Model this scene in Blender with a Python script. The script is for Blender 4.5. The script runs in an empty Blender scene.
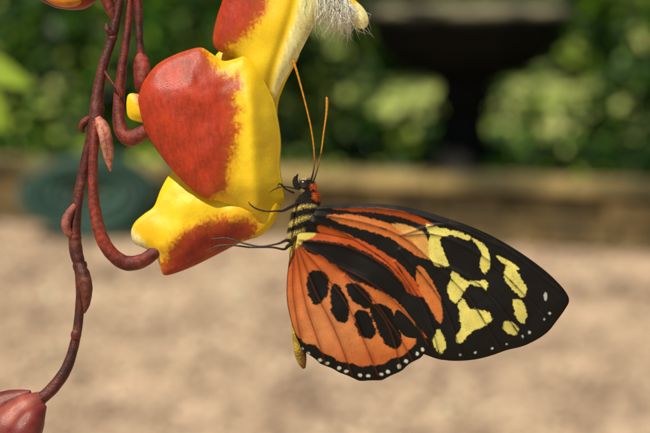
import bpy, bmesh, math, numpy as np
from mathutils import Vector, Matrix
rng=np.random.default_rng(7)
sc=bpy.context.scene
# ------------------------------------------------------------ frame constants
FPX=1535.0; SC=1.63e-4; DIST=FPX*SC; CAMH=1.35; PITCH=math.atan(246.5/FPX)
cam_loc=Vector((0,0,CAMH))
fwd=Vector((0,math.cos(PITCH),-math.sin(PITCH)))
ORIG=cam_loc+fwd*DIST      # where the butterfly hangs
def lin(c):
    c=np.array(c,float)/255.0
    return np.where(c<=0.04045,c/12.92,((c+0.055)/1.055)**2.4)
# ------------------------------------------------------------ helpers
def empty(name,macro=True,loc=None):
    e=bpy.data.objects.new(name,None); sc.collection.objects.link(e)
    if macro:
        e.location=ORIG; e.rotation_euler=(-PITCH,0,0); e.scale=(SC,SC,SC)
    elif loc is not None: e.location=loc
    return e
def mkmesh(name,V,F,mat,parent=None,col=None,smooth=True):
    me=bpy.data.meshes.new(name)
    V=np.asarray(V,dtype=np.float32)
    if isinstance(F,np.ndarray):
        n,k=F.shape
        me.vertices.add(len(V)); me.vertices.foreach_set('co',V.ravel())
        me.loops.add(n*k); me.loops.foreach_set('vertex_index',F.astype(np.int32).ravel())
        me.polygons.add(n); me.polygons.foreach_set('loop_start',np.arange(0,n*k,k,dtype=np.int32))
        me.update(calc_edges=True)
    else:
        me.from_pydata(V.tolist(),[],[tuple(int(i) for i in f) for f in F]); me.update()
    if smooth: me.polygons.foreach_set('use_smooth',np.ones(len(me.polygons),dtype=bool))
    if col is not None:
        a=me.color_attributes.new(name='Col',type='FLOAT_COLOR',domain='POINT')
        c=np.ones((len(V),4),dtype=np.float32); c[:,:3]=col
        a.data.foreach_set('color',c.ravel())
    me.materials.append(mat)
    o=bpy.data.objects.new(name,me); sc.collection.objects.link(o)
    if parent is not None: o.parent=parent
    return o
def L(x,y,d=0.0):
    return (x-325.0,-d,216.5-y)
def catmull(P,n=6,closed=True):
    P=np.asarray(P,float); m=len(P); out=[]
    t=np.linspace(0,1,n,endpoint=False)[:,None]
    rngi=range(m) if closed else range(m-1)
    for i in rngi:
        if closed: p0,p1,p2,p3=P[(i-1)%m],P[i],P[(i+1)%m],P[(i+2)%m]
        else: p0,p1,p2,p3=P[max(i-1,0)],P[i],P[i+1],P[min(i+2,m-1)]
        out.append(0.5*((2*p1)+(-p0+p2)*t+(2*p0-5*p1+4*p2-p3)*t*t+(-p0+3*p1-3*p2+p3)*t**3))
    out=np.vstack(out)
    if not closed: out=np.vstack([out,P[-1:]])
    return out
def inside(x,y,P):
    c=np.zeros(x.shape,bool); m=len(P)
    for i in range(m):
        xi,yi=P[i]; xj,yj=P[i-1]
        if yi==yj: continue
        c^=((yi>y)!=(yj>y))&(x<(xj-xi)*(y-yi)/(yj-yi)+xi)
    return c
def segdist(x,y,P,closed=True,near=False):
    best=np.full(x.shape,1e9); bx=x.copy(); by=y.copy(); m=len(P)
    for i in range(0 if closed else 1,m):
        ax,ay=P[i-1]; dx,dy=P[i]-P[i-1]; q=dx*dx+dy*dy
        if q<1e-12: continue
        t=np.clip(((x-ax)*dx+(y-ay)*dy)/q,0,1)
        cx=ax+t*dx; cy=ay+t*dy; d=(x-cx)**2+(y-cy)**2
        k=d<best; best=np.where(k,d,best)
        if near: bx=np.where(k,cx,bx); by=np.where(k,cy,by)
    return (np.sqrt(best),bx,by) if near else np.sqrt(best)
def sdf(x,y,P,marg=8):
    out=np.full(x.shape,-float(marg))
    k=(x>P[:,0].min()-marg)&(x<P[:,0].max()+marg)&(y>P[:,1].min()-marg)&(y<P[:,1].max()+marg)
    if k.any():
        xs,ys=x[k],y[k]; d=segdist(xs,ys,P); out[k]=np.where(inside(xs,ys,P),d,-d)
    return out
def sm(a,b,x):
    t=np.clip((x-a)/(b-a),0,1); return t*t*(3-2*t)
_T=rng.random((256,256))
def vnoise(x,y):
    xi=np.floor(x).astype(int); yi=np.floor(y).astype(int); fx=x-xi; fy=y-yi
    fx=fx*fx*(3-2*fx); fy=fy*fy*(3-2*fy)
    g=lambda a,b:_T[a%256,b%256]
    return (g(xi,yi)*(1-fx)+g(xi+1,yi)*fx)*(1-fy)+(g(xi,yi+1)*(1-fx)+g(xi+1,yi+1)*fx)*fy
def fbm(x,y,s,o=3):
    r=0;a=1;t=0
    for i in range(o):
        r=r+a*(vnoise(x/s+17*i,y/s+31*i)-0.5); t+=a; a*=0.55; s*=0.5
    return r/t*2
def boxblur(G,r,times=3):
    for _ in range(times):
        for ax in (0,1):
            Q=np.pad(G,[(r+1,r) if a==ax else (0,0) for a in (0,1)],mode='edge'); c=np.cumsum(Q,axis=ax); n=G.shape[ax]
            G=(np.take(c,np.arange(2*r+1,2*r+1+n),axis=ax)-np.take(c,np.arange(0,n),axis=ax))/(2*r+1)
    return G
def relief(name,outline,step,depth,colour,mat,parent,closed_n=6,thick=0,soft=0):
    P=catmull(outline,closed_n)
    x0,y0=P.min(0)-step; x1,y1=P.max(0)+step
    xs=np.arange(x0,x1+step,step); ys=np.arange(y0,y1+step,step)
    X,Y=np.meshgrid(xs,ys); ny,nx=X.shape
    cin=inside(X[:-1,:-1]+step/2,Y[:-1,:-1]+step/2,P)
    idx=np.arange(nx*ny).reshape(ny,nx)
    F=np.stack([idx[:-1,:-1][cin],idx[1:,:-1][cin],idx[1:,1:][cin],idx[:-1,1:][cin]],1)
    cnt=np.bincount(F.ravel(),minlength=nx*ny)
    used=np.nonzero(cnt)[0]; remap=-np.ones(nx*ny,int); remap[used]=np.arange(len(used))
    F=remap[F]; x=X.ravel()[used].copy(); y=Y.ravel()[used].copy(); b=cnt[used]<4
    _,bx,by=segdist(x[b],y[b],P,near=True); x[b]=bx; y[b]=by
    e=np.zeros(len(x)); e[~b]=segdist(x[~b],y[~b],P)
    ed=e
    if soft:
        G=np.zeros(nx*ny); G[used]=e; G=boxblur(G.reshape(ny,nx),max(1,int(soft/step)),3).ravel()[used]
        w=sm(0,soft*2.0,e); ed=e*(1-w)+G*w
        ed=np.where(e<soft*2,np.minimum(ed,e+0.4*soft),ed)
    d=depth(x,y,ed); c=colour(x,y,e)
    if soft:
        G=np.zeros(nx*ny); G[used]=d; M=np.zeros(nx*ny); M[used]=1
        r=max(1,int(2.0/step)); G=boxblur(G.reshape(ny,nx),r,2)/np.maximum(boxblur(M.reshape(ny,nx),r,2),1e-3); d=G.ravel()[used]
    V=np.stack([x-325,-d,216.5-y],1)
    o=mkmesh(name,V,F,mat,parent,c)
    if thick:
        m=o.modifiers.new('thick','SOLIDIFY'); m.thickness=thick; m.offset=-1
    return o
def tube(pts,rad,n=10,sub=6,rough=0,cap=True,flat=1.0):
    A=np.array([list(p)+[r] for p,r in zip(pts,rad)],float)
    A=catmull(A,sub,closed=False); C=np.array([L(*a[:3]) for a in A]); R=np.maximum(A[:,3],0.02)
    T=np.gradient(C,axis=0); T/=np.linalg.norm(T,axis=1)[:,None]+1e-9
    up=np.array([0,1.0,0.05]); V=[]; ph=rng.random()*50
    for i in range(len(C)):
        s=np.cross(T[i],up); s/=np.linalg.norm(s)+1e-9; u=np.cross(s,T[i])
        for k in range(n):
            a=2*math.pi*k/n
            r=R[i]
            if rough: r*=1+rough*(math.sin(2*a+i*0.21+ph)*0.6+math.sin(3*a-i*0.37+ph)*0.4+math.sin(i*0.9+ph)*0.3)
            V.append(C[i]+s*math.cos(a)*r+u*math.sin(a)*r*flat)
    F=[]
    for i in range(len(C)-1):
        for k in range(n):
            k2=(k+1)%n; F.append((i*n+k,i*n+k2,(i+1)*n+k2,(i+1)*n+k))
    if cap:
        V.append(C[0]);V.append(C[-1]); a=len(V)-2;b=a+1; e=(len(C)-1)*n
        for k in range(n):
            k2=(k+1)%n; F.append((k2,k,a)); F.append((e+k,e+k2,b))
    return np.array(V),F
def join(parts):
    V=[];F=[];o=0
    for v,f in parts:
        V.append(v); F+= [tuple(i+o for i in q) for q in f]; o+=len(v)
    return np.vstack(V),F
def hairs(orig,dirs,length,w):
    V=[];F=[]
    for o,d,l in zip(orig,dirs,length):
        o=np.array(o);d=np.array(d);d=d/np.linalg.norm(d)
        a=np.cross(d,rng.normal(size=3));a/=np.linalg.norm(a);b=np.cross(d,a)
        bend=rng.normal(size=3)*l*0.12; i=len(V)
        for k in range(3):
            an=2*math.pi*k/3; V.append(o+(a*math.cos(an)+b*math.sin(an))*w)
        for k in range(3):
            an=2*math.pi*k/3; V.append(o+d*l*0.55+bend+(a*math.cos(an)+b*math.sin(an))*w*0.7)
        V.append(o+d*l)
        for k in range(3):
            k2=(k+1)%3; F.append((i+k,i+k2,i+3+k2,i+3+k)); F.append((i+3+k,i+3+k2,i+6))
    return np.array(V),F
# ------------------------------------------------------------ materials
def newmat(name):
    m=bpy.data.materials.new(name); m.use_nodes=True; nt=m.node_tree
    return m,nt,nt.nodes['Principled BSDF'],nt.nodes['Material Output']
def attr_mat(name,rough=0.5,trans=0.25,noise_scale=0.8,noise_amt=0.25,bump=0.3,spec=0.4,bump_dist=0.5,stretch=(1,1,1),coat=0,bscale=None):
    m,nt,b,out=newmat(name); N=nt.nodes.new; k=nt.links.new
    at=N('ShaderNodeAttribute'); at.attribute_name='Col'; src=at.outputs['Color']
    if noise_amt or bump:
        tc=N('ShaderNodeTexCoord'); mp=N('ShaderNodeMapping'); mp.inputs['Scale'].default_value=stretch
        nz=N('ShaderNodeTexNoise'); nz.inputs['Scale'].default_value=noise_scale; nz.inputs['Detail'].default_value=4
        k(tc.outputs['Object'],mp.inputs[0]); k(mp.outputs[0],nz.inputs['Vector'])
        mr=N('ShaderNodeMapRange'); mr.inputs['From Min'].default_value=0.3; mr.inputs['From Max'].default_value=0.7
        mr.inputs['To Min'].default_value=1-noise_amt; mr.inputs['To Max'].default_value=1+noise_amt*0.5
        k(nz.outputs['Fac'],mr.inputs['Value'])
        mx=N('ShaderNodeVectorMath'); mx.operation='SCALE'
        k(at.outputs['Color'],mx.inputs[0]); k(mr.outputs[0],mx.inputs['Scale']); src=mx.outputs[0]
    k(src,b.inputs['Base Color'])
    b.inputs['Roughness'].default_value=rough; b.inputs['Specular IOR Level'].default_value=spec
    b.inputs['Coat Weight'].default_value=coat; b.inputs['Coat Roughness'].default_value=0.3
    if bump:
        bn=nz
        if bscale:
            bn=N('ShaderNodeTexNoise'); bn.inputs['Scale'].default_value=bscale; bn.inputs['Detail'].default_value=3; k(mp.outputs[0],bn.inputs['Vector'])
        bp=N('ShaderNodeBump'); bp.inputs['Strength'].default_value=bump; bp.inputs['Distance'].default_value=bump_dist
        k(bn.outputs['Fac'],bp.inputs['Height']); k(bp.outputs[0],b.inputs['Normal'])
    if trans>0:
        tr=N('ShaderNodeBsdfTranslucent'); k(src,tr.inputs['Color'])
        ms=N('ShaderNodeMixShader'); ms.inputs[0].default_value=trans
        k(b.outputs[0],ms.inputs[1]); k(tr.outputs[0],ms.inputs[2]); k(ms.outputs[0],out.inputs['Surface'])
    return m
def noise_mat(name,c1,c2,scale,rough=0.5,bump=0.2,dist=0.01,spec=0.5,detail=5,c3=None,coat=0):
    m,nt,b,out=newmat(name); N=nt.nodes.new; k=nt.links.new
    tc=N('ShaderNodeTexCoord'); nz=N('ShaderNodeTexNoise'); nz.inputs['Scale'].default_value=scale; nz.inputs['Detail'].default_value=detail
    k(tc.outputs['Object'],nz.inputs['Vector'])
    cr=N('ShaderNodeValToRGB'); e=cr.color_ramp.elements
    e[0].position=0.35; e[0].color=(*c1,1); e[1].position=0.65; e[1].color=(*c2,1)
    if c3 is not None:
        q=e.new(0.5); q.color=(*c3,1)
    k(nz.outputs['Fac'],cr.inputs[0]); k(cr.outputs[0],b.inputs['Base Color'])
    b.inputs['Roughness'].default_value=rough; b.inputs['Specular IOR Level'].default_value=spec
    b.inputs['Coat Weight'].default_value=coat
    if bump:
        bp=N('ShaderNodeBump'); bp.inputs['Strength'].default_value=bump; bp.inputs['Distance'].default_value=dist
        k(nz.outputs['Fac'],bp.inputs['Height']); k(bp.outputs[0],b.inputs['Normal'])
    return m
M_wing=attr_mat('wing_scales',rough=0.5,trans=0.25,noise_scale=1.6,noise_amt=0.25,bump=0.14,spec=0.28,bump_dist=0.25)
M_petal=attr_mat('petal',rough=0.36,trans=0.24,noise_scale=0.9,noise_amt=0.12,bump=0.14,spec=0.5,bump_dist=0.5,bscale=1.1)
M_body=attr_mat('body_fur',rough=0.7,trans=0,noise_scale=0.6,noise_amt=0.3,bump=0.5,spec=0.3)
M_black=noise_mat('leg_chitin',(0.008,0.006,0.006),(0.03,0.02,0.015),0.5,rough=0.4,bump=0.1,dist=0.3)
M_ant=attr_mat('antenna_chitin',rough=0.4,trans=0,noise_scale=0.8,noise_amt=0.2,bump=0.1)
M_eye=noise_mat('compound_eye',(0.012,0.008,0.006),(0.03,0.018,0.012),2.0,rough=0.15,bump=0.1,dist=0.2,coat=0.5)
M_stem=attr_mat('vine_stem',rough=0.48,trans=0,noise_scale=0.22,noise_amt=0.55,bump=0.22,spec=0.4,bump_dist=0.7,bscale=0.8)
M_fil=attr_mat('stamen_hairs',rough=0.5,trans=0.4,noise_amt=0,bump=0)
M_leaf=attr_mat('leaf',rough=0.45,trans=0.35,noise_amt=0,bump=0,spec=0.35)

# ============================================================ BUTTERFLY
bf=empty('butterfly')
ORA=lin((222,126,58)); ORD=lin((204,88,24)); BLK=np.array([0.006,0.004,0.003]); YEL=lin((240,226,118)); CRM=lin((246,226,160)); WHT=lin((245,245,230)); BRN=lin((60,28,8))
def paint(x,y,base,regs):
    c=np.tile(base,(len(x),1)) if base.ndim==1 else base
    wn=fbm(x,y,5.0,3)+0.6*fbm(x+70,y,1.5,2)
    for P,col,soft,wob in regs:
        Q=catmull(P,5); s=sdf(x,y,Q)+wob*wn
        if wob>1.25 and col[0]>0.5 and col[1]>0.5: s=s-0.6
        m=sm(-soft*0.8,soft*0.8,s)[:,None]; c=c*(1-m)+np.asarray(col)*m
    return c
def dots(lst,col,r=2):
    out=[]
    for (a,b,*q) in lst:
        w=q[0] if q else r; h=q[1] if len(q)>1 else w
        P=[(a+w*math.cos(t),b+h*math.sin(t)) for t in np.linspace(0,2*math.pi,7)[:-1]]
        out.append((P,col,0.7,0.8))
    return out
FW=[(312,212),(322,206),(340,203.5),(370,203.5),(400,206),(430,213),(460,222.5),(490,235),(518,251),(543,269),(558,283),(566,293),(568.5,301),(564,310),(556,321),(548,331),(537,339),(522,346),(506,350),(492,355),(476,359),(460,360.5),(446,360),(432,357),(405,345),(370,320),(335,285),(308,250),(305,230)]
fw_veins=[[(316,215),(360,222),(400,236),(432,262),(470,300),(500,350)],[(400,236),(440,236),(490,262),(545,318)],[(400,236),(450,224),(500,244),(560,290)],[(432,262),(480,285),(525,343)],[(400,250),(440,300),(462,358)],[(395,262),(425,310),(440,358)],[(316,208),(380,209),(440,221),(500,246)],[(314,222),(350,237),(400,275),(430,330)]]
def veinh(x,y,veins,w):
    h=np.zeros(len(x))
    for v in veins:
        d=segdist(x,y,catmull(v,5,False),closed=False); h=np.maximum(h,np.exp(-(d/w)**2))
    return h
fw_reg=[
 ([(332,209),(350,207.5),(380,208),(405,212),(424,219),(434,225),(424,225),(400,217),(375,212.5),(350,211)],ORD*0.7,1.0,0.8),
 ([(327,216),(345,214.5),(370,218),(395,226),(412,235),(423,246),(427,257),(420,257),(404,247),(388,237),(365,230),(340,223)],ORA*0.95,1.0,1.2),
 ([(392,224),(410,226),(424,234),(430,248),(431,260),(424,256),(414,243),(402,233)],lin((232,172,90)),1.2,1.2),
 ([(318,225),(338,230),(360,240),(380,250),(398,263),(414,280),(424,296),(404,290),(385,268),(360,254),(338,243),(322,236)],ORD,1.0,1.2),
 ([(418,266),(427,273),(435,287),(441,303),(442,318),(439,323),(432,312),(424,297),(416,280)],ORA*0.95,1.0,1.2),
 ([(425,223),(440,227),(456,231),(470,236),(466,240),(452,236),(440,238),(444,252),(448,265),(438,267),(430,261),(427,248),(429,236)],YEL,0.9,1.6),
 ([(472,238),(480,241),(487,248),(490,257),(490,267),(484,274),(479,266),(480,252),(474,244)],YEL,0.9,1.5),
 ([(452,270),(460,275),(468,281),(478,280),(485,279),(488,285),(485,289),(475,285),(466,288),(462,296),(455,303),(450,298),(446,289),(449,280)],YEL,0.9,1.9),
 ([(457,303),(463,300),(469,307),(479,309),(490,313),(491,320),(483,327),(475,330),(468,334),(460,344),(455,338),(460,324),(458,312)],YEL,0.9,2.1),
 ([(474,296),(481,292),(484,298),(480,304),(474,302)],BLK,0.9,1.5),
 ([(496,256),(505,259),(514,264),(519,269),(513,269),(504,264)],YEL,0.9,1.0),
 ([(504,265),(512,267),(521,277),(526,288),(524,297),(517,295),(510,288),(504,277)],YEL,0.9,1.9),
 ([(512,299),(518,299),(524,304),(527,314),(524,323),(517,320),(513,311)],YEL*0.9,0.9,1.6),
 ([(504,321),(512,321),(518,328),(516,334),(507,334),(502,328)],YEL*0.85,0.9,1.3),
 ([(437,328),(442,333),(446,345),(443,352),(437,353),(432,342)],YEL*0.95,0.9,1.5),
]+dots([(545,296,2.0,4.2),(549,313,1.2,1.5),(544,319,1.1,1.3),(529,332,1.1,1.4),(522,336,1.1,1.3),(506,344,1.2,1.1),(492,348,1.3,1.1),(475,352,1.3,1),(460,354,1.3,1)],WHT*0.6)
def fw_col(x,y,e):
    c=paint(x,y,BLK*1.0,fw_reg)
    v=veinh(x,y,fw_veins,1.05)[:,None]*(0.65+0.35*sm(0,0.4,fbm(x,y,8)))[:,None]; c=c*(1-v)+BLK*2*v
    du=sm(0.25,0.7,fbm(x+33,y,22))[:,None]*0.14; c=c*(1-du)+BRN*du
    sp=sm(0.4,0.75,fbm(x+5,y+9,1.6,2))[:,None]*0.32; c=c*(1-sp)+BLK*3*sp
    return np.clip(c*(1+0.2*fbm(x,y,9)[:,None]),0,1)
def root_rise(x,y,amt=7): return amt*np.exp(-np.hypot(x-312,y-222)/22)
def fw_d(x,y,e): return 0.5+root_rise(x,y)+1.1*veinh(x,y,fw_veins,2.2)+3.5*fbm(x,y,90,2)+0.5*fbm(x,y,18,2)+(x-320)*0.03-2.2*np.exp(-e/6)
relief('forewing_near',FW,0.55,fw_d,fw_col,M_wing,bf)
HW=[(297,234),(306,232),(322,233),(342,237),(362,242),(382,250),(399,262),(412,277),(423,295),(430,314),(433,333),(431,345),(424,355),(414,362),(403,370),(391,377),(378,381),(363,381.5),(350,378),(338,372),(326,367),(317,361),(308,355),(300,346),(295,333),(290,316),(287,299),(287,280),(289,262),(292,246)]
HWs=catmull(HW,6)
_s=np.cumsum(np.r_[0,np.hypot(*np.diff(HWs,axis=0).T)]); cen=HWs.mean(0)
dirs=(HWs-cen)/np.linalg.norm(HWs-cen,axis=1)[:,None]
wv=(sm(335,350,HWs[:,1]))*1.5*np.abs(np.sin(_s/7.0)); HWs=HWs-dirs*wv[:,None]
hw_veins=[[(298,244),(330,262),(365,290),(395,330),(412,360)],[(298,244),(325,275),(350,310),(378,375)],[(298,246),(315,290),(335,330),(352,375)],[(296,248),(305,300),(318,340),(326,364)],[(294,250),(293,290),(300,335)],[(330,262),(375,285),(412,320),(428,345)],[(300,240),(345,246),(385,266),(418,300)],[(345,275),(385,320),(400,365)]]
hw_reg=[
 ([(312,228),(340,230),(365,240),(388,252),(404,266),(416,283),(425,303),(429,325),(420,322),(411,303),(398,285),(378,270),(350,257),(325,248),(308,242)],ORD,1.5,1.0),
 ([(300,240),(318,240),(340,243),(362,250),(383,262),(398,277),(408,294),(408,306),(400,305),(388,294),(371,287),(352,279),(337,267),(322,257),(306,251)],BLK,1.2,1.8),
 ([(408,287),(418,293),(427,308),(431,325),(434,345),(428,358),(412,364),(415,345),(415,325),(412,305)],BLK,1.2,1.4),
 ([(418,308),(424,316),(427,328),(427,338),(422,332),(419,320)],ORD,1.0,1.0),
 ([(290,330),(299,337),(306,343),(316,345),(322,352),(332,355),(340,361),(352,363),(362,366),(374,365),(384,364),(392,359),(402,356),(410,349),(417,343),(440,335),(440,365),(405,388),(370,392),(330,382),(300,362)],BLK,1.0,1.6),
 ([(312,270),(322,271),(328,277),(329,289),(324,300),(316,304),(310,298),(307,286),(308,276)],BLK,1.1,1.7),
 ([(333,284),(341,288),(347,297),(350,309),(346,321),(338,321),(332,312),(330,298)],BLK,1.1,1.7),
 ([(347,283),(358,284),(368,292),(372,304),(364,308),(354,302),(347,293)],BLK,1.1,1.7),
 ([(356,311),(366,311),(373,320),(375,331),(370,339),(360,335),(355,323)],BLK,1.1,1.7),
 ([(370,304),(381,304),(392,310),(396,322),(401,335),(399,347),(388,346),(379,334),(373,320),(370,311)],BLK,1.1,1.7),
 ([(388,315),(398,318),(401,326),(397,332),(390,326)],BLK,1.1,1.0),
 ([(286,232),(298,229),(314,232),(314,237),(304,241),(296,249),(289,258),(284,258)],lin((226,206,90)),1.2,1.2),
]+dots([(302,349,1.7,2),(308,353,2,1.7),(320,359.5,2,1.6),(327,363,2,1.6),(339,368,2.1,1.7),(346,371,2.1,1.6),(360,375,2.2,1.6),(368,375.5,2.2,1.6),(381,374,2.1,1.7),(388,371.5,2,1.8),(399,366,1.9,1.9),(406,361,1.8,2),(417,353,1.7,2),(422,349,1.5,2)],WHT*0.8)
def hw_col(x,y,e):
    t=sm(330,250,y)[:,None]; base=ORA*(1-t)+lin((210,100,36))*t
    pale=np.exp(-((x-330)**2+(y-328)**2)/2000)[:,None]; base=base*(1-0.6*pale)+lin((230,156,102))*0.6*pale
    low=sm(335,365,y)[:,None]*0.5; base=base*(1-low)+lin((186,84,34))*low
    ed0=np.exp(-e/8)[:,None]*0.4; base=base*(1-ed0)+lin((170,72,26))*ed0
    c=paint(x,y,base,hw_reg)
    v=veinh(x,y,hw_veins,0.75)[:,None]; vb=veinh(x,y,hw_veins,3.0)[:,None]*0.28
    c=c*(1-vb)+c*lin((200,110,60))*vb; c=c*(1-0.7*v)+lin((84,36,12))*0.7*v
    ed=sm(1.6,0.0,e)[:,None]; c=c*(1-ed)+BLK*1.5*ed
    sp=sm(0.45,0.8,fbm(x+5,y+9,1.6,2))[:,None]*0.3; c=c*(1-sp)+lin((90,40,14))*sp*c.max(axis=1)[:,None]
    return np.clip(c*(1+0.24*fbm(x,y,12)[:,None]),0,1)
def hw_d(x,y,e): return 3.5+root_rise(x,y,6)+1.4*veinh(x,y,hw_veins,2.5)+4.0*fbm(x+50,y,70,2)+0.5*fbm(x,y,18,2)+5*np.exp(-((x-340)**2+(y-310)**2)/3500)-1.5*np.exp(-e/5)
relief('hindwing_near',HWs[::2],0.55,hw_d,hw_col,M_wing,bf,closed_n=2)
def shr(P,c,k,off=(0,0)): return [((a-c[0])*k+c[0]+off[0],(b-c[1])*k+c[1]+off[1]) for a,b in P]
relief('forewing_far',shr(FW,(312,215),0.985,(0,1)),1.6,lambda x,y,e:-11+(x-320)*0.0-root_rise(x,y,-3),fw_col,M_wing,bf)
relief('hindwing_far',shr(HW,(300,240),0.975,(1,0)),1.6,lambda x,y,e:-14-root_rise(x,y,-3)+0*x,hw_col,M_wing,bf)
def bodycol(V,fn):
    x=V[:,0]+325; y=216.5-V[:,2]; return fn(x,y)
V,F=tube([(314,190,-3),(311,196,-3),(307,206,-3),(303,218,-3),(298,230,-4),(294,240,-5)],[6,9.5,12,12,10,8],n=28,sub=10,rough=0.02)
def thc(x,y):
    c=np.tile(BLK*1.8,(len(x),1)); YC=lin((232,205,110))
    st=[([(313,193),(322,191),(328,197),(320,202),(313,199)],ORD*1.0),([(294,208),(306,204.5),(317,205),(317,207),(304,208),(294,211.5)],YC*0.8),
        ([(290,222),(300,217.5),(312,214.5),(322,213),(322,215.5),(311,218),(300,221.5),(290,227)],YC*0.85),([(287,234),(299,230),(311,227),(316,228),(300,234.5),(290,240)],YC*0.85)]
    for P,co in st:
        m=sm(-0.8,0.8,sdf(x,y,catmull(P,5))+0.8*fbm(x,y,3))[:,None]; c=c*(1-m)+co*m
    return c
mkmesh('thorax',V,F,M_body,bf,bodycol(V,thc))
idx=rng.choice(len(V),1500); ax=np.array(L(304,214,-3)); O=V[idx]; D=[]
for o in O:
    n=o-ax; n[2]*=0.3; n=n/np.linalg.norm(n)*0.7+np.array([-0.15,0,-0.8])+rng.normal(size=3)*0.2; D.append(n)
hv,hf=hairs(O,D,rng.uniform(1.5,3.5,len(O)),0.16)
mkmesh('thorax_fur',hv,hf,M_body,bf,np.repeat(bodycol(O,thc),7,axis=0)*1.1)
V,F=tube([(297,236,-5),(296,250,-6),(296,275,-6),(297,305,-6),(298,335,-6),(300,352,-6),(302,362,-6),(304,369,-6)],[8,7,6.4,6.4,6,6,4.5,1.5],n=20,sub=12)
def abc(x,y):
    s=(0.5+0.5*np.sin(y/2.6))[:,None]; side=sm(294,303,x)[:,None]
    a=lin((215,180,60))*(1-side)+lin((130,90,30))*side
    return a*(0.55+0.45*s)
mkmesh('abdomen',V,F,M_body,bf,bodycol(V,abc))
V,F=tube([(315,192,-3),(310,189,-3),(304,186,-3),(299,184,-3)],[5,7.5,7.5,3.5],n=20,sub=8)
def hc(x,y):
    c=np.tile(BLK*1.5,(len(x),1))
    for P,co in [([(310,185),(317,185),(319,193),(312,194)],ORD),([(298,187),(303,190),(305,194),(299,192)],CRM*0.7),([(303,178),(306,179),(304,182),(301,181)],CRM)]:
        m=sm(-0.8,0.8,sdf(x,y,catmull(P,5)))[:,None]; c=c*(1-m)+co*m
    return c
mkmesh('head',V,F,M_body,bf,bodycol(V,hc))
idx=rng.choice(len(V),350); O=V[idx]; ax=np.array(L(306,187,-3))
hv,hf=hairs(O,[(o-ax)/9+rng.normal(size=3)*0.3 for o in O],rng.uniform(1.5,4,len(O)),0.18)
mkmesh('head_fur',hv,hf,M_body,bf,np.repeat(bodycol(O,hc),7,axis=0))
def ball(c,r,n=20,sx=1,sy=1,sz=1):
    V=[];F=[]
    for i in range(n+1):
        t=math.pi*i/n
        for j in range(2*n):
            p=math.pi*j/n; V.append((c[0]+r*sx*math.sin(t)*math.cos(p),c[1]+r*sy*math.sin(t)*math.sin(p),c[2]+r*sz*math.cos(t)))
    for i in range(n):
        for j in range(2*n):
            j2=(j+1)%(2*n); F.append((i*2*n+j,(i+1)*2*n+j,(i+1)*2*n+j2,i*2*n+j2))
    return np.array(V),F
V,F=join([ball(L(304,184.5,2.5),4.6,14,1,0.75,1.05),ball(L(304,184.5,-9),4.6,14,1,0.75,1.05)]); mkmesh('eyes',V,F,M_eye,bf)
V,F=join([tube([(301,189,1),(297,185,1),(296,179,1),(298,174,1)],[1.8,2.2,1.8,0.6],n=8),tube([(301,189,-7),(296,186,-7),(294,181,-7),(295,176,-7)],[1.8,2.2,1.8,0.6],n=8)])
mkmesh('palps',V,F,M_body,bf,np.tile(BLK*2,(len(V),1)))
a1=tube([(311,181,0),(314,168,1),(314,150,3),(311,128,5),(305,102,6),(298,76,7),(293,60,7),(290.5,51,7)],[1.1,0.8,0.75,0.78,0.85,1.1,1.35,0.6],n=10,sub=10)
a2=tube([(313,182,-6),(317,170,-8),(321,152,-10),(324,130,-11),(326.5,112,-12),(327,100,-12),(326.5,96,-12)],[1.1,0.75,0.75,0.78,1.05,1.35,0.6],n=10,sub=10)
V,F=join([a1,a2])
def antc(x,y):
    t=sm(178,140,y)[:,None]; c=BLK*2*(1-t)+lin((220,145,35))*t
    b=(0.5+0.5*np.sin(y*1.6))[:,None]*0.35; return c*(1-b)
mkmesh('antennae',V,F,M_ant,bf,bodycol(V,antc))
legs=[
 tube([(299,203,3),(291,207,12),(283,211,20),(277,211,26)],[1.9,1.6,1.3,1.0],n=8),
 tube([(277,211,26),(268,211.5,29),(258,209,31),(252,205,31),(250,202,30)],[0.9,0.8,0.8,0.7,0.5],n=8),
 tube([(297,236,3),(292,241,10),(287,240,18),(280,243,22)],[2.2,2.0,1.6,1.1],n=8),
 tube([(280,243,22),(262,246,22),(245,243,20),(228,238,18),(212,239,17)],[1.1,0.9,0.9,0.8,0.5],n=8),
 tube([(296,240,0),(288,246,6),(284,249,12),(272,247,15),(250,247,16)],[2.0,1.8,1.2,1.0,0.9],n=8),
 tube([(250,247,16),(232,245,16),(218,246,15),(206,253,14)],[0.9,0.8,0.8,0.5],n=8),
 tube([(294,193,3),(287,190,8),(280,184,14),(277,190,18)],[1.2,0.9,0.7,0.4],n=8),
]
V,F=join(legs); mkmesh('legs',V,F,M_black,bf)
V,F=tube([(300,190,0),(292,188,6),(284,187,12),(276,189,16),(270,193,20)],[0.8,0.7,0.6,0.5,0.3],n=8); mkmesh('proboscis',V,F,M_black,bf)

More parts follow.
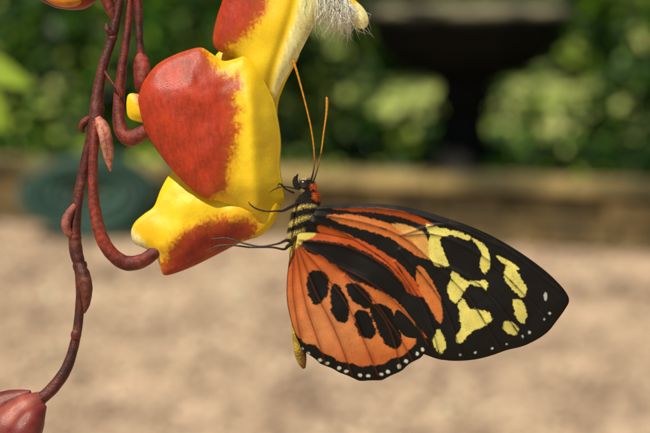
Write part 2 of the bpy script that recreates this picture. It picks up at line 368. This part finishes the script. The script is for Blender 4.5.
# ============================================================ CLOCK VINE FLOWER
fl=empty('clock_vine_flower')
FY=lin((255,222,34)); FYd=lin((246,190,14)); FR=lin((188,60,28)); FRd=lin((146,38,20)); FP=lin((254,242,170)); FO=lin((236,124,22))  # FP: pale yellow that paints highlights on petal tube and rims
def fcol(regs):
    def f(x,y,e):
        c=np.tile(FY,(len(x),1))
        v=np.clip(fbm(x,y,30)[:,None]*0.8+0.35,0,1); c=c*(1-0.7*v)+FYd*0.7*v
        fine=fbm(x*1.0,y*1.0,2.0,3); fib=fbm(x*1.5-y*0.2,y*0.35+x*0.05,3.0,3)
        for P,co,soft,wob in regs:
            s=sdf(x,y,catmull(P,5),20)+wob*fbm(x,y,11,4)+(2.5 if soft<3 else 1)*fib+(5.0*fine if soft<3 else 0)
            if soft<3:
                m2=sm(-11,3,s)[:,None]*0.6; c=c*(1-m2)+FO*m2; m=sm(-4,5,s)[:,None]
            else: m=sm(-soft,soft,s)[:,None]
            cc=np.asarray(co)*(1+0.34*fbm(x,y,16,4)[:,None]+0.28*fib[:,None]+0.2*fine[:,None])
            if soft<3:
                inn=sm(16,2,s)[:,None]*0.35; cc=cc*(1-inn)+FO*0.8*inn
                fl_=sm(0.42,0.62,fbm(x+91,y*0.6,2.2,2))[:,None]*0.3*sm(24,4,s)[:,None]; cc=cc*(1-fl_)+FO*fl_
            c=c*(1-m)+cc*m
        return np.clip(c,0,1)
    return f
PA=[(230,-25),(270,-28),(322,-28),(330,-15),(324,3),(312,30),(296,61),(282,84),(274,99),(262,92),(246,78),(236,60),(226,55),(216,49),(213,38),(217,18),(223,0)]
groove=np.array([(303,-30),(296,0),(284,40),(272,75),(270,98)],float)
def dome(e,A,k):
    t=np.clip(e/k,0,1); return A*np.sqrt(np.clip(1-(1-t)**2,0,1))
def dA(x,y,e):
    g=segdist(x,y,catmull(groove,5,False),closed=False)
    return 0+dome(e,17,38)-3.5*np.exp(-(g/3.5)**2)+4*fbm(x,y,50,2)-sm(60,100,y)*4
relief('upper_petal',PA,1.0,dA,fcol([([(308,-30),(336,-28),(330,3),(316,31),(299,60),(274,98),(277,76),(288,42),(299,8)],FP,4,3),
  ([(205,60),(208,20),(218,-30),(262,-30),(266,2),(260,18),(250,32),(238,43),(226,52)],FR,2.2,5)]),M_petal,fl,thick=1.2,soft=5)
PB=[(140.5,106),(141,95),(146,82),(158,66),(175,56),(193,50),(203,49),(213,55),(224,62),(236,60),(246,58),(258,70),(270,92),(276,108),(281,140),(280,165),(283,188),(283,204),(262,214),(240,212),(222,202),(210,200),(197,193),(178,175),(160,153),(147,131)]
def dB(x,y,e):
    fold=4*np.exp(-((x-250+(y-60)*-0.05)/8)**2)*sm(60,95,y)
    lip=1.6*np.exp(-(e/3.0)**2)
    wr=0.8*np.sin((x*0.9-y*0.35)/5.5+4*fbm(x,y,45,2))*sm(2,22,e)
    return 8+dome(e,22,60)+lip+wr+4.5*fbm(x,y,60,2)+0.9*fbm(x,y,13,3)-12*sm(250,285,x)+fold-6*sm(180,215,y)*sm(210,230,x)
RB=[(130,100),(136,82),(152,62),(175,49),(196,45),(212,57),(219,71),(234,78),(240,88),(234,99),(238,112),(239,130),(235,150),(232,170),(225,188),(212,199),(203,207),(190,202),(170,187),(150,162),(132,132)]
relief('red_lobe',PB,0.8,dB,fcol([(RB,FR,2.0,6)]),M_petal,fl,thick=1.2,soft=8)
PC=[(180,160),(168,175),(160,190),(154,206),(144,214),(135,222),(131,232),(134,243),(146,249),(156,257),(160,266),(164,275),(176,273),(196,265),(220,253),(242,242),(262,235),(275,221),(281,206),(284,186),(265,170),(230,160)]
def dC(x,y,e):
    pl=2.0*np.sin((x*0.5+y*0.87)/9.0+fbm(x,y,40)*3)*sm(0,14,e)
    return -6+dome(e,17,38)+4*fbm(x+9,y,40,2)+pl+0.6*fbm(x,y,10,2)-8*sm(215,165,y)+3.0*np.exp(-(e/4)**2)*sm(180,150,x)
relief('lower_lip',PC,0.8,dC,fcol([([(200,226),(222,219),(243,217),(256,222),(254,232),(240,246),(215,262),(180,280),(155,284),(162,262),(172,245),(186,232)],FRd*1.1,2.2,5),([(128,225),(136,232),(146,245),(160,253),(158,260),(140,256),(126,242)],FP*0.95,3.5,3)]),M_petal,fl,thick=1.2,soft=5)
relief('back_petal',[(212,58),(240,40),(285,40),(300,50),(284,84),(277,110),(280,160),(270,190),(225,170),(205,110)],2.0,lambda x,y,e:-14+8*(1-np.exp(-e/10))+0*x,fcol([]),M_petal,fl,thick=1.5)
relief('side_petal',[(128,96),(138,94),(150,98),(156,108),(150,122),(138,122),(128,116)],1.0,lambda x,y,e:2+8*(1-np.exp(-e/5)),fcol([([(136,90),(160,90),(160,112),(140,106)],lin((225,120,30)),3,2)]),M_petal,fl,thick=1.5,soft=2)
relief('petal_tip',[(330,-20),(345,-18),(354,-4),(364,6),(369,16),(367,25),(358,26),(350,14),(342,2)],1.0,lambda x,y,e:-18+dome(e,7,10),fcol([([(356,4),(372,4),(372,30),(360,30)],FP,5,3)]),M_petal,fl,thick=1.0,soft=2)
O=[];D=[];Ls=[]
for i in range(900):
    t=rng.random(); x=312+t*34+rng.normal()*3; y=-14+t*14+rng.normal()*4
    O.append(L(x,y,rng.normal()*5-2)); a=rng.normal()*0.5
    D.append((0.10+a*0.8,rng.normal()*0.4,-1)); Ls.append(rng.uniform(16,48))
hv,hf=hairs(O,D,Ls,0.38); mkmesh('woolly_stamens',hv,hf,M_fil,fl,np.tile(lin((255,254,244)),(len(hv),1)))
V,F=tube([(322,-20,-4),(328,-4,-4),(331,12,-4),(332,22,-3)],[5,6.5,6,2.5],n=16,sub=6,rough=0.06); mkmesh('anther',V,F,M_fil,fl,np.tile(lin((250,242,205)),(len(V),1)))

# ============================================================ VINE STEMS
vs=empty('vine_stem')
SD=lin((58,24,20)); SR=lin((128,44,28))
def scol(V,a,b,s=25):
    n=np.clip(0.5+0.9*fbm(V[:,0],V[:,2],s,3),0,1)[:,None]; c=a*(1-n)+b*n
    g=sm(0.3,0.6,fbm(V[:,0]+40,V[:,2],s*0.5,3))[:,None]*0.3; return c*(1-g)+lin((128,92,60))*g
def stem(name,pts,rad,a=SD,b=SR,n=20,sub=12,rough=0.05,par=None):
    V,F=tube(pts,rad,n=n,sub=sub,rough=rough); return mkmesh(name,V,F,M_stem,par or vs,scol(V,a,b))
stem('main_stem',[(122,-20,0),(118,10,0),(112,38,0),(103,66,0),(98,95,0),(96,118,2),(91,140,2),(84,170,0),(78,200,0),(75,230,0),(76,252,0),(80,268,0),(80,300,-2),(76,335,-2),(68,365,0),(54,387,2),(38,401,4)],[5,4.4,4.6,5.2,6.2,7.2,5.8,5.4,5.2,5.8,6.6,6,4.6,4.8,5.4,6,6.4],b=lin((104,42,32)))
stem('pedicel_front',[(97,122,6),(95,150,8),(94,180,8),(96,208,8),(101,232,8),(111,252,6),(127,263,4),(144,260,2),(160,248,-2)],[4.5,4.8,4.8,5.8,6.3,7,7.4,7,6.5],a=lin((84,24,20)),b=lin((146,54,38)))
stem('pedicel_upper',[(130,-20,-6),(128,20,-6),(123,55,-6),(119,90,-6),(118,115,-4),(122,132,-2),(132,138,0),(147,131,2)],[3.6,4,4.8,5.4,6,7.5,8,7.5],a=lin((84,26,20)),b=lin((146,52,34)))
stem('bud_stalk',[(137,-20,4),(139,10,4),(140,40,4),(142,58,4)],[4.8,4.4,3.8,4])
stem('calyx_bud',[(142,54,4),(142,62,4),(143,76,4),(143,88,4),(142,96,4)],[4,7.5,9.2,7.5,1.5],a=lin((100,28,20)),b=lin((165,62,48)))
stem('bract_bud',[(99,118,9),(104,128,10),(108,142,11),(110,158,11),(112,172,10)],[3,6.5,6.5,4.5,0.6],a=lin((150,70,60)),b=lin((215,140,112)))
stem('bract_scale',[(101,122,14),(104,134,16),(107,148,16),(109,160,14)],[1,3.5,3,0.5],a=lin((170,90,80)),b=lin((225,160,130)))
stem('side_bud',[(76,205,3),(70,214,5),(67,224,6),(70,234,5),(75,238,3)],[3,4.6,5,3.6,1],a=lin((110,55,45)),b=lin((170,95,80)))
stem('lower_bud',[(80,264,3),(84,274,5),(87,288,6),(87,302,5),(85,313,4)],[4,6.4,6.4,4.4,0.8],a=lin((70,28,20)),b=lin((125,60,45)))
stem('node_bud',[(90,118,2),(85,122,3),(82,128,3),(84,133,3)],[3,4,3.4,1.2])
stem('node_scar',[(112,34,2),(108,30,4),(107,24,4)],[4,3.2,1])
stem('tendril',[(104,70,2),(112,82,6),(120,92,8),(121,104,8)],[2.0,1.2,1.0,0.5])
for i,(x,y,r) in enumerate([(112,38,5.4),(97,108,7.6),(75,238,6.6),(80,266,7.2),(76,335,5.3)]):
    stem('node_ring_%d'%i,[(x+0.5,y-5,0),(x,y,0),(x-0.5,y+5,0)],[r-1.6,r,r-1.6],sub=5)
fb=empty('vine_flower_bud')
def lobe(name,pts,rad,a,b,par,rough=0):
    V,F=tube(pts,rad,n=28,sub=10,rough=rough); return mkmesh(name,V,F,M_petal,par,scol(V,a,b,14))
lobe('sepal_right',[(44,394,2),(36,402,3),(24,414,4),(8,432,4),(-8,450,2)],[4,12,19,24,20],lin((130,48,46)),lin((190,104,86)),fb,0.02)
lobe('sepal_left',[(30,392,-2),(18,398,-4),(4,406,-6),(-14,420,-8)],[2,9,15,20],lin((120,50,45)),lin((170,90,75)),fb,0.02)
lobe('inner_bud',[(46,404,8),(36,416,14),(26,432,16),(16,452,14)],[3,13,18,18],lin((116,38,38)),lin((160,74,62)),fb,0.02)
fb2=empty('hanging_flower_bud')
lobe('bud',[(28,-10,0),(44,-8,2),(62,-6,3),(80,-5,2),(96,-10,0),(106,-16,0)],[2,10,15,15,9,4],lin((92,26,16)),lin((160,58,26)),fb2,0.03)
lobe('yellow_sepal',[(42,-4,8),(58,2,14),(74,3,14),(86,0,9)],[1,5,6,2],lin((190,90,24)),lin((228,150,36)),fb2,0.04)
stem('bud_calyx',[(104,-14,0),(108,4,0),(113,14,0),(116,22,0)],[7,6,5,3],par=fb2)

# ============================================================ GROUND, GRAVEL, LAWN
def sheet(name,x0,x1,y0,y1,z,mat,par=None):
    return mkmesh(name,[(x0,y0,z),(x1,y0,z),(x1,y1,z),(x0,y1,z)],[(0,1,2,3)],mat,par,smooth=False)
M_lawn=noise_mat('lawn_grass',(0.14,0.22,0.025),(0.66,0.66,0.24),1.1,rough=0.8,bump=0.6,dist=0.03,c3=(0.38,0.46,0.09))
sheet('lawn',-300,300,-300,600,0,M_lawn)
M_grav,nt,b,out=newmat('gravel'); N=nt.nodes.new; k=nt.links.new
tc=N('ShaderNodeTexCoord'); n1=N('ShaderNodeTexNoise'); n1.inputs['Scale'].default_value=3.6; n1.inputs['Detail'].default_value=7; n1.inputs['Roughness'].default_value=0.78
mp=N('ShaderNodeMapping'); mp.inputs['Scale'].default_value=(1.0,0.5,1)
vo=N('ShaderNodeTexVoronoi'); vo.inputs['Scale'].default_value=45
k(tc.outputs['Object'],mp.inputs[0]); k(mp.outputs[0],n1.inputs['Vector']); k(tc.outputs['Object'],vo.inputs['Vector'])
cr=N('ShaderNodeValToRGB'); e=cr.color_ramp.elements; e[0].position=0.36; e[0].color=(0.28,0.18,0.105,1); e[1].position=0.6; e[1].color=(0.84,0.61,0.41,1)  # ramp mottling also paints dappled shade into the gravel colour
k(n1.outputs['Fac'],cr.inputs[0])
hs=N('ShaderNodeMix'); hs.data_type='RGBA'; hs.blend_type='MULTIPLY'; hs.inputs[0].default_value=0.4
bw=N('ShaderNodeRGBToBW'); k(vo.outputs['Color'],bw.inputs[0]); k(cr.outputs[0],hs.inputs[6]); k(bw.outputs[0],hs.inputs[7])
k(hs.outputs[2],b.inputs['Base Color']); b.inputs['Roughness'].default_value=0.9
bp=N('ShaderNodeBump'); bp.inputs['Strength'].default_value=0.6; bp.inputs['Distance'].default_value=0.02; k(vo.outputs['Distance'],bp.inputs['Height']); k(bp.outputs[0],b.inputs['Normal'])
sheet('gravel_path',-30,30,-6,8.6,0.004,M_grav)
n=13000; px=rng.uniform(-3.2,3.2,n); py=rng.uniform(3.4,8.2,n); s=rng.uniform(0.006,0.024,n)
o6=np.array([(1,0,0),(0,1,0),(-1,0,0),(0,-1,0),(0,0,0.7),(0,0,-0.5)],float)
a=rng.uniform(0,6.28,n); ca,sa=np.cos(a),np.sin(a); sy=rng.uniform(0.5,1,n)
V=np.zeros((n,6,3)); X=o6[None,:,0]*s[:,None]; Y=o6[None,:,1]*(s*sy)[:,None]
V[:,:,0]=px[:,None]+X*ca[:,None]-Y*sa[:,None]; V[:,:,1]=py[:,None]+X*sa[:,None]+Y*ca[:,None]; V[:,:,2]=0.004+o6[None,:,2]*s[:,None]+s[:,None]*0.3
f=np.array([(0,1,4),(1,2,4),(2,3,4),(3,0,4),(1,0,5),(2,1,5),(3,2,5),(0,3,5)])
F=(f[None]+np.arange(n)[:,None,None]*6).reshape(-1,3)
g=rng.uniform(0.3,1.5,n)[:,None]*np.array([0.56,0.41,0.28])[None]*(1+0.9*fbm(px,py,0.45,3))[:,None]; g=np.clip(g,0.02,0.85)
M_stone=attr_mat('loose_stone',rough=0.85,trans=0,noise_scale=60,noise_amt=0.3,bump=0)
mkmesh('gravel_stones',V.reshape(-1,3),F,M_stone,None,np.repeat(g,6,axis=0),smooth=False)

# ============================================================ LOW STONE WALL
wall=empty('low_stone_wall',False,(0,0,0))
M_wall=noise_mat('wall_stone',(0.04,0.028,0.011),(0.22,0.15,0.055),4,rough=0.85,bump=0.5,dist=0.02,c3=(0.10,0.07,0.024))  # low albedo puts the shade of the wall front into its colour
M_cap=noise_mat('cap_stone',(0.06,0.05,0.017),(0.46,0.34,0.13),2.2,rough=0.8,bump=0.4,dist=0.015,c3=(0.16,0.12,0.04))
def box(c,sx,sy,sz,yaw,j=0.0,bev=0.012):
    bm=bmesh.new(); bmesh.ops.create_cube(bm,size=1)
    for v in bm.verts: v.co=Vector((v.co.x*sx,v.co.y*sy,v.co.z*sz))+Vector(rng.normal(size=3)*j)
    bmesh.ops.bevel(bm,geom=bm.edges[:],offset=bev,segments=2,affect='EDGES')
    R=Matrix.Rotation(yaw,3,'Z'); bm.verts.ensure_lookup_table()
    P=np.array([tuple(R@v.co+Vector(c)) for v in bm.verts]); F=[tuple(v.index for v in f.verts) for f in bm.faces]; bm.free()
    return P,F
A=np.array([-6.0,9.5]); B=np.array([5.0,6.4]); Lw=np.linalg.norm(B-A); dw=(B-A)/Lw; yaw=math.atan2(dw[1],dw[0])
parts=[];caps=[]
for row in range(2):
    t=-rng.random()*0.2
    while t<Lw:
        w=rng.uniform(0.28,0.5); c=A+dw*(t+w/2)
        parts.append(box((c[0],c[1]+rng.normal()*0.006,0.070+row*0.134),w-0.012,0.24,0.126,yaw,0.004)); t+=w
t=0
while t<Lw:
    w=rng.uniform(0.5,0.7); c=A+dw*(t+w/2); caps.append(box((c[0],c[1],0.302),w-0.008,0.32,0.06,yaw,0.002)); t+=w
V,F=join(parts); mkmesh('stone_courses',V,F,M_wall,wall,smooth=False)
V,F=join(caps); mkmesh('cap_stones',V,F,M_cap,wall,smooth=False)
M_soil=noise_mat('soil',(0.02,0.014,0.008),(0.07,0.05,0.028),7,rough=0.95,bump=0.8,dist=0.04)
sv=[(A[0],A[1]+0.1,0.2),(B[0],B[1]+0.1,0.2),(B[0],B[1]+3.4,0.2),(A[0],A[1]+2.4,0.2)]
mkmesh('planting_bed',sv,[(0,1,2,3)],M_soil,None,smooth=False)

# ============================================================ FOUNTAIN
fo=empty('garden_fountain',False,(0.80,8.75,0))
def lathe(prof,n=64,flute=0,nf=24,z0=0,z1=0):
    P=catmull(np.array(prof,float),4,False); V=[];F=[]
    for r,z in P:
        for j in range(n):
            a=2*math.pi*j/n; rr=r*(1+(flute*math.cos(nf*a) if z0<z<z1 else 0)); V.append((rr*math.cos(a),rr*math.sin(a),z))
    for i in range(len(P)-1):
        for j in range(n):
            j2=(j+1)%n; F.append((i*n+j,i*n+j2,(i+1)*n+j2,(i+1)*n+j))
    return np.array(V),F
M_iron=noise_mat('weathered_iron',(0.004,0.004,0.003),(0.012,0.011,0.008),14,rough=0.75,bump=0.3,dist=0.01,spec=0.2)
M_rim=noise_mat('sunlit_rim_tone',(0.03,0.03,0.018),(0.42,0.38,0.22),3,rough=0.8,bump=0.3,dist=0.01)  # pale tone paints sunlight on the bowl's rim into the colour
V,F=lathe([(0.30,0.0),(0.30,0.16),(0.27,0.19),(0.20,0.23),(0.15,0.30),(0.13,0.40),(0.12,0.50),(0.13,0.57),(0.175,0.61),(0.16,0.65),(0.15,0.70),(0.19,0.735),(0.29,0.765),(0.39,0.82),(0.46,0.89),(0.51,0.97),(0.545,1.035),(0.585,1.06),(0.595,1.085),(0.592,1.105)],n=96,flute=0.02,nf=24,z0=0.72,z1=1.04); mkmesh('pedestal_and_bowl',V,F,M_iron,fo)
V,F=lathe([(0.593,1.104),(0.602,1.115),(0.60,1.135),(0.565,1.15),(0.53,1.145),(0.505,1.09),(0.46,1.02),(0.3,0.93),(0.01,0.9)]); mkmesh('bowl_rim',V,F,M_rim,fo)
M_wat,nt,b,out=newmat('fountain_water'); b.inputs['Base Color'].default_value=(0.05,0.06,0.04,1); b.inputs['Roughness'].default_value=0.05
V,F=lathe([(0.48,1.05),(0.2,1.051),(0.005,1.05)]); mkmesh('water',V,F,M_wat,fo)

# ============================================================ GARDEN HOSE (coiled, left)
ho=empty('garden_hose',False,(-1.22,7.75,0))
M_hose=noise_mat('hose_rubber',(0.005,0.034,0.020),(0.012,0.068,0.040),5,rough=0.6,bump=0.05,dist=0.01)
pts=[]
for i in range(0,16*28):
    a=2*math.pi*i/28; tno=i/28
    R=0.35-0.045*(tno%6)+0.012*math.sin(a*1.3+tno)
    lx=R*math.cos(a); lz=R*math.sin(a)*0.6
    pts.append((lx,0.014*tno-0.1+lz*0.35+0.01*math.sin(3*a),0.22+lz*0.85+0.014*math.sin(2*a+tno)))
C=np.array(pts); T=np.gradient(C,axis=0); T/=np.linalg.norm(T,axis=1)[:,None]; V=[];F=[]
for i in range(len(C)):
    s_=np.cross(T[i],(0,1,0.01)); s_/=np.linalg.norm(s_); u_=np.cross(s_,T[i])
    for q in range(8):
        a=2*math.pi*q/8; V.append(C[i]+(s_*math.cos(a)+u_*math.sin(a))*0.02)
for i in range(len(C)-1):
    for q in range(8):
        q2=(q+1)%8; F.append((i*8+q,i*8+q2,(i+1)*8+q2,(i+1)*8+q))
mkmesh('coil',V,F,M_hose,ho)

# ============================================================ FOLIAGE
def leaves(P,size,cols,droop=0.2,aspect=0.55):
    n=len(P); d=rng.normal(size=(n,3)); d[:,2]-=droop; d/=np.linalg.norm(d,axis=1)[:,None]
    nrm=rng.normal(size=(n,3))*0.7+np.array([0,-0.3,0.9]); s=np.cross(d,nrm); s/=np.linalg.norm(s,axis=1)[:,None]+1e-9; u=np.cross(s,d)
    L_=size[:,None]; W=L_*aspect*0.5
    V=np.stack([P,P+d*L_*0.4+s*W+u*W*0.35,P+d*L_*0.45,P+d*L_*0.4-s*W+u*W*0.35,P+d*L_-u*L_*0.1],1)
    f=np.array([(0,1,2),(0,2,3),(1,4,2),(2,4,3)])
    F=(f[None]+np.arange(n)[:,None,None]*5).reshape(-1,3)
    return V.reshape(-1,3),F,np.repeat(cols,5,axis=0)
PAL=np.array([[0.012,0.046,0.004],[0.03,0.10,0.007],[0.075,0.19,0.012],[0.19,0.36,0.025],[0.60,0.74,0.16]])
def palette(n,w):
    i=rng.choice(len(PAL),n,p=np.array(w)/sum(w)); return PAL[i]*rng.uniform(0.75,1.25,(n,1))
M_bark=noise_mat('bark',(0.03,0.02,0.012),(0.10,0.07,0.045),8,rough=0.9,bump=0.6,dist=0.02)
def clumpcol(n,ncl,i,w,hot=0.14):
    c=palette(n,w)*(0.35+1.1*rng.random(ncl))[i][:,None]
    h=(rng.random(ncl)<hot)[i]&(rng.random(n)<0.75); c[h]=np.array([0.52,0.68,0.10])*rng.uniform(0.6,1.3,(h.sum(),1))  # pale clumps painted in for sunlit leaf highlights
    return np.clip(c,0,0.85)
def shrub(name,loc,rad,n,size,w=(5,4,2.2,1,0.3),clumps=44,stems=7,hot=0.18):
    e=empty(name,False,loc); rx,ry,rz=rad
    cc=rng.normal(size=(clumps,3)); cc/=np.linalg.norm(cc,axis=1)[:,None]; cc*=rng.uniform(0.45,1.0,(clumps,1))
    cc[:,2]=np.abs(cc[:,2])*0.95; cr_=rng.uniform(0.08,0.30,clumps)
    i=rng.integers(0,clumps,n); q=rng.normal(size=(n,3)); q/=np.linalg.norm(q,axis=1)[:,None]; q*=rng.uniform(0.5,1,(n,1))
    P=(cc[i]+q*cr_[i][:,None])*np.array([rx,ry,rz]); P[:,2]=np.maximum(P[:,2],0.02)
    c=clumpcol(n,clumps,i,w,hot)
    V,F,C_=leaves(P,rng.uniform(0.6,1.3,n)*size,c); mkmesh('leaves',V,F,M_leaf,e,C_,smooth=False)
    V=[];F=[]
    for a_ in range(min(stems,clumps)):
        t=cc[a_]*np.array([rx,ry,rz]); r0=0.018*rz+0.008; o=len(V)
        for s_,r in ((0,r0),(0.5,r0*0.7),(1,r0*0.3)):
            ctr=np.array([t[0]*s_**1.4,t[1]*s_**1.4,t[2]*s_])
            for q_ in range(6): V.append(ctr+np.array([math.cos(q_*1.047)*r,math.sin(q_*1.047)*r,0]))
        for l in range(2):
            for q_ in range(6):
                q2=(q_+1)%6; F.append((o+l*6+q_,o+l*6+q2,o+(l+1)*6+q2,o+(l+1)*6+q_))
    mkmesh('stems',V,F,M_bark,e)
    return e
def wy(x): return A[1]+(x-A[0])*(B[1]-A[1])/(B[0]-A[0])
S=[(-2.6,1.0,1.0,1.6,2400,0.11),(-1.75,1.1,0.8,1.45,2300,0.10),(-1.0,1.0,0.6,1.25,2100,0.09),(-0.35,1.3,0.55,1.0,1700,0.09),
   (1.95,1.9,0.7,1.25,1900,0.10),(2.6,1.4,0.8,1.5,2000,0.11),(3.4,1.6,0.9,1.6,1500,0.11)]
for (x,dy,r,h,n,sz) in S: shrub('garden_shrub',(x,wy(x)+dy,0.15),(r,r*0.8,h),n,sz)
for (x,dy,r,h) in [(-1.5,0.45,0.5,0.42),(-0.7,0.5,0.5,0.45),(-0.1,0.45,0.4,0.40),(0.35,0.7,0.4,0.46),(0.75,1.7,0.55,0.46),(1.3,0.8,0.45,0.40),(1.85,0.6,0.5,0.45),(2.4,0.6,0.4,0.4)]:
    shrub('low_shrub',(x,wy(x)+dy,0.15),(r,r*0.6,h),1200,0.08,w=(5,4,1.5,0.5,0.2),clumps=22,stems=5,hot=0.10)
for (x,y,r,h) in [(-0.3,12.4,0.45,0.55),(0.35,13.2,0.35,0.6),(1.60,13.6,0.4,0.65),(2.3,12.8,0.45,0.6)]:
    shrub('wispy_shrub',(x,y,0.0),(r,r*0.7,h),300,0.10,w=(5,4,2,1,0.5),clumps=14,stems=8,hot=0.15)
def mass(name,x0,x1,y0,y1,z0,z1,n,size,w,k_=190,r0=0.2,r1=0.7):
    cx=rng.uniform(x0,x1,k_); cy=rng.uniform(y0,y1,k_); cz=rng.uniform(z0,z1,k_); r=rng.uniform(r0,r1,k_)
    i=rng.integers(0,k_,n); q=rng.normal(size=(n,3)); q/=np.linalg.norm(q,axis=1)[:,None]
    P=np.stack([cx[i],cy[i],cz[i]],1)+q*r[i][:,None]*rng.uniform(0.5,1,(n,1)); P[:,2]=np.abs(P[:,2])
    V,F,C_=leaves(P,rng.uniform(0.6,1.4,n)*size,clumpcol(n,k_,i,w,0.24)); mkmesh(name,V,F,M_leaf,None,C_,smooth=False)
mass('hedge_foliage',-7,7,19,21.5,0,2.0,14000,0.24,(4,4,2,1.4,0.9))
def tree(name,loc,h,cr,n,size,ends=None,th=0.16):
    e=empty(name,False,loc); V=[];F=[]
    def limb(p,q,r0,r1):
        o=len(V); p=np.array(p,float);q=np.array(q,float)
        for s_ in (0,0.5,1):
            c=p*(1-s_)+q*s_+ (rng.normal(size=3)*0.05 if s_==0.5 else 0); r=r0*(1-s_)+r1*s_
            for j in range(8): V.append(c+np.array([math.cos(j*0.785)*r,math.sin(j*0.785)*r,0]))
        for l in range(2):
            for j in range(8):
                j2=(j+1)%8; F.append((o+l*8+j,o+l*8+j2,o+(l+1)*8+j2,o+(l+1)*8+j))
    limb((0,0,0),(0,0,h*0.55),th,th*0.6)
    if ends is None:
        ends=[]
        for i in range(9):
            a=rng.uniform(0,6.28); ends.append(np.array([math.cos(a)*cr*0.7,math.sin(a)*cr*0.7,h*rng.uniform(0.6,0.95)]))
    for t in ends: limb((0,0,h*rng.uniform(0.35,0.55)),t,0.07,0.015)
    mkmesh('trunk',V,F,M_bark,e)
    m=len(ends)*3
    cc=np.array(list(ends)*3)+rng.normal(size=(m,3))*cr*np.array([0.3,0.3,0.15]); i=rng.integers(0,m,n); q=rng.normal(size=(n,3))*cr*0.16
    V2,F2,C2=leaves(cc[i]+q,rng.uniform(0.6,1.3,n)*size,palette(n,(2,4,3,2,0.1))); mkmesh('crown',V2,F2,M_leaf,e,C2,smooth=False)
tree('garden_tree',(-0.9,17.5,0),6,2.2,2500,0.2)
tree('added_shade_tree',(3.6,9.6,0),4.6,1.5,3300,0.17,ends=[np.array(q,float) for q in [(-1.0,-1.6,3.9),(-2.0,-1.9,3.7),(-3.0,-1.7,3.9),(-4.2,-1.8,3.8),(-5.4,-1.6,3.9),(-3.2,-0.9,4.2),(-2.3,-1.2,4.1),(0.2,-1.5,4.0)]])  # tree added out of view to shade wall, shrubs and fountain
lb=empty('leafy_branch',False,(0,0,0))
def cw(x,y,d):
    return np.array(ORIG+Vector(((x-325)/FPX*d,0,0))+Vector((0,math.cos(PITCH)*(d-DIST),-math.sin(PITCH)*(d-DIST)))+Vector((0,math.sin(PITCH),math.cos(PITCH)))*((216.5-y)/FPX*d))
def bigleaf(base,tip,w,nrm=(0,-0.8,0.6)):
    b_=np.array(base);t_=np.array(tip); d=t_-b_; Ln=np.linalg.norm(d); d/=Ln; s_=np.cross(d,nrm); s_/=np.linalg.norm(s_); u_=np.cross(s_,d); V=[];F=[]
    for i in range(13):
        t=i/12; ww=w*math.sin(math.pi*t**0.8)**0.8*(1-0.2*t) if 0<t<1 else 0.0003
        for j in range(-3,4): V.append(b_+d*Ln*t+s_*ww*j/3+u_*(abs(j)/3*ww*0.35-0.15*Ln*t*t))
    for i in range(12):
        for j in range(6): F.append((i*7+j,i*7+j+1,(i+1)*7+j+1,(i+1)*7+j))
    return np.array(V),F
bl=[bigleaf(cw(-40,60,0.8),cw(32,82,0.8),0.009),bigleaf(cw(-30,84,0.85),cw(9,130,0.85),0.009),bigleaf(cw(-40,30,0.9),cw(12,44,0.95),0.007),bigleaf(cw(-60,90,0.8),cw(-10,150,0.8),0.012)]
V,F=join(bl); mkmesh('leaves',V,F,M_leaf,lb,np.tile(np.array([0.34,0.50,0.05]),(len(V),1)))

# ============================================================ LIGHT, SKY, CAMERA
to_sun=Vector((-0.32,-0.42,0.85)).normalized(); el=math.asin(to_sun.z); az=math.atan2(to_sun.x,to_sun.y)
w=bpy.data.worlds.new('World'); sc.world=w; w.use_nodes=True; nt=w.node_tree
sk=nt.nodes.new('ShaderNodeTexSky'); sk.sky_type='NISHITA'; sk.sun_disc=False; sk.sun_elevation=el; sk.sun_rotation=az
nt.links.new(sk.outputs[0],nt.nodes['Background'].inputs[0]); nt.nodes['Background'].inputs[1].default_value=0.055
sl=bpy.data.lights.new('sun','SUN'); sl.energy=5.0; sl.angle=math.radians(0.5); sl.color=(1,0.92,0.78)
so=bpy.data.objects.new('sun',sl); sc.collection.objects.link(so); so.rotation_euler=to_sun.to_track_quat('Z','Y').to_euler()
cd=bpy.data.cameras.new('camera'); cd.lens=85; cd.sensor_width=36; cd.clip_start=0.01; cd.clip_end=2000
cd.dof.use_dof=True; cd.dof.focus_distance=DIST-0.0005; cd.dof.aperture_fstop=21; cd.dof.aperture_blades=0
co=bpy.data.objects.new('camera',cd); sc.collection.objects.link(co); co.location=cam_loc; co.rotation_euler=(math.pi/2-PITCH,0,0); sc.camera=co
sc.view_settings.view_transform='Standard'; sc.view_settings.look='None'; sc.view_settings.exposure=0
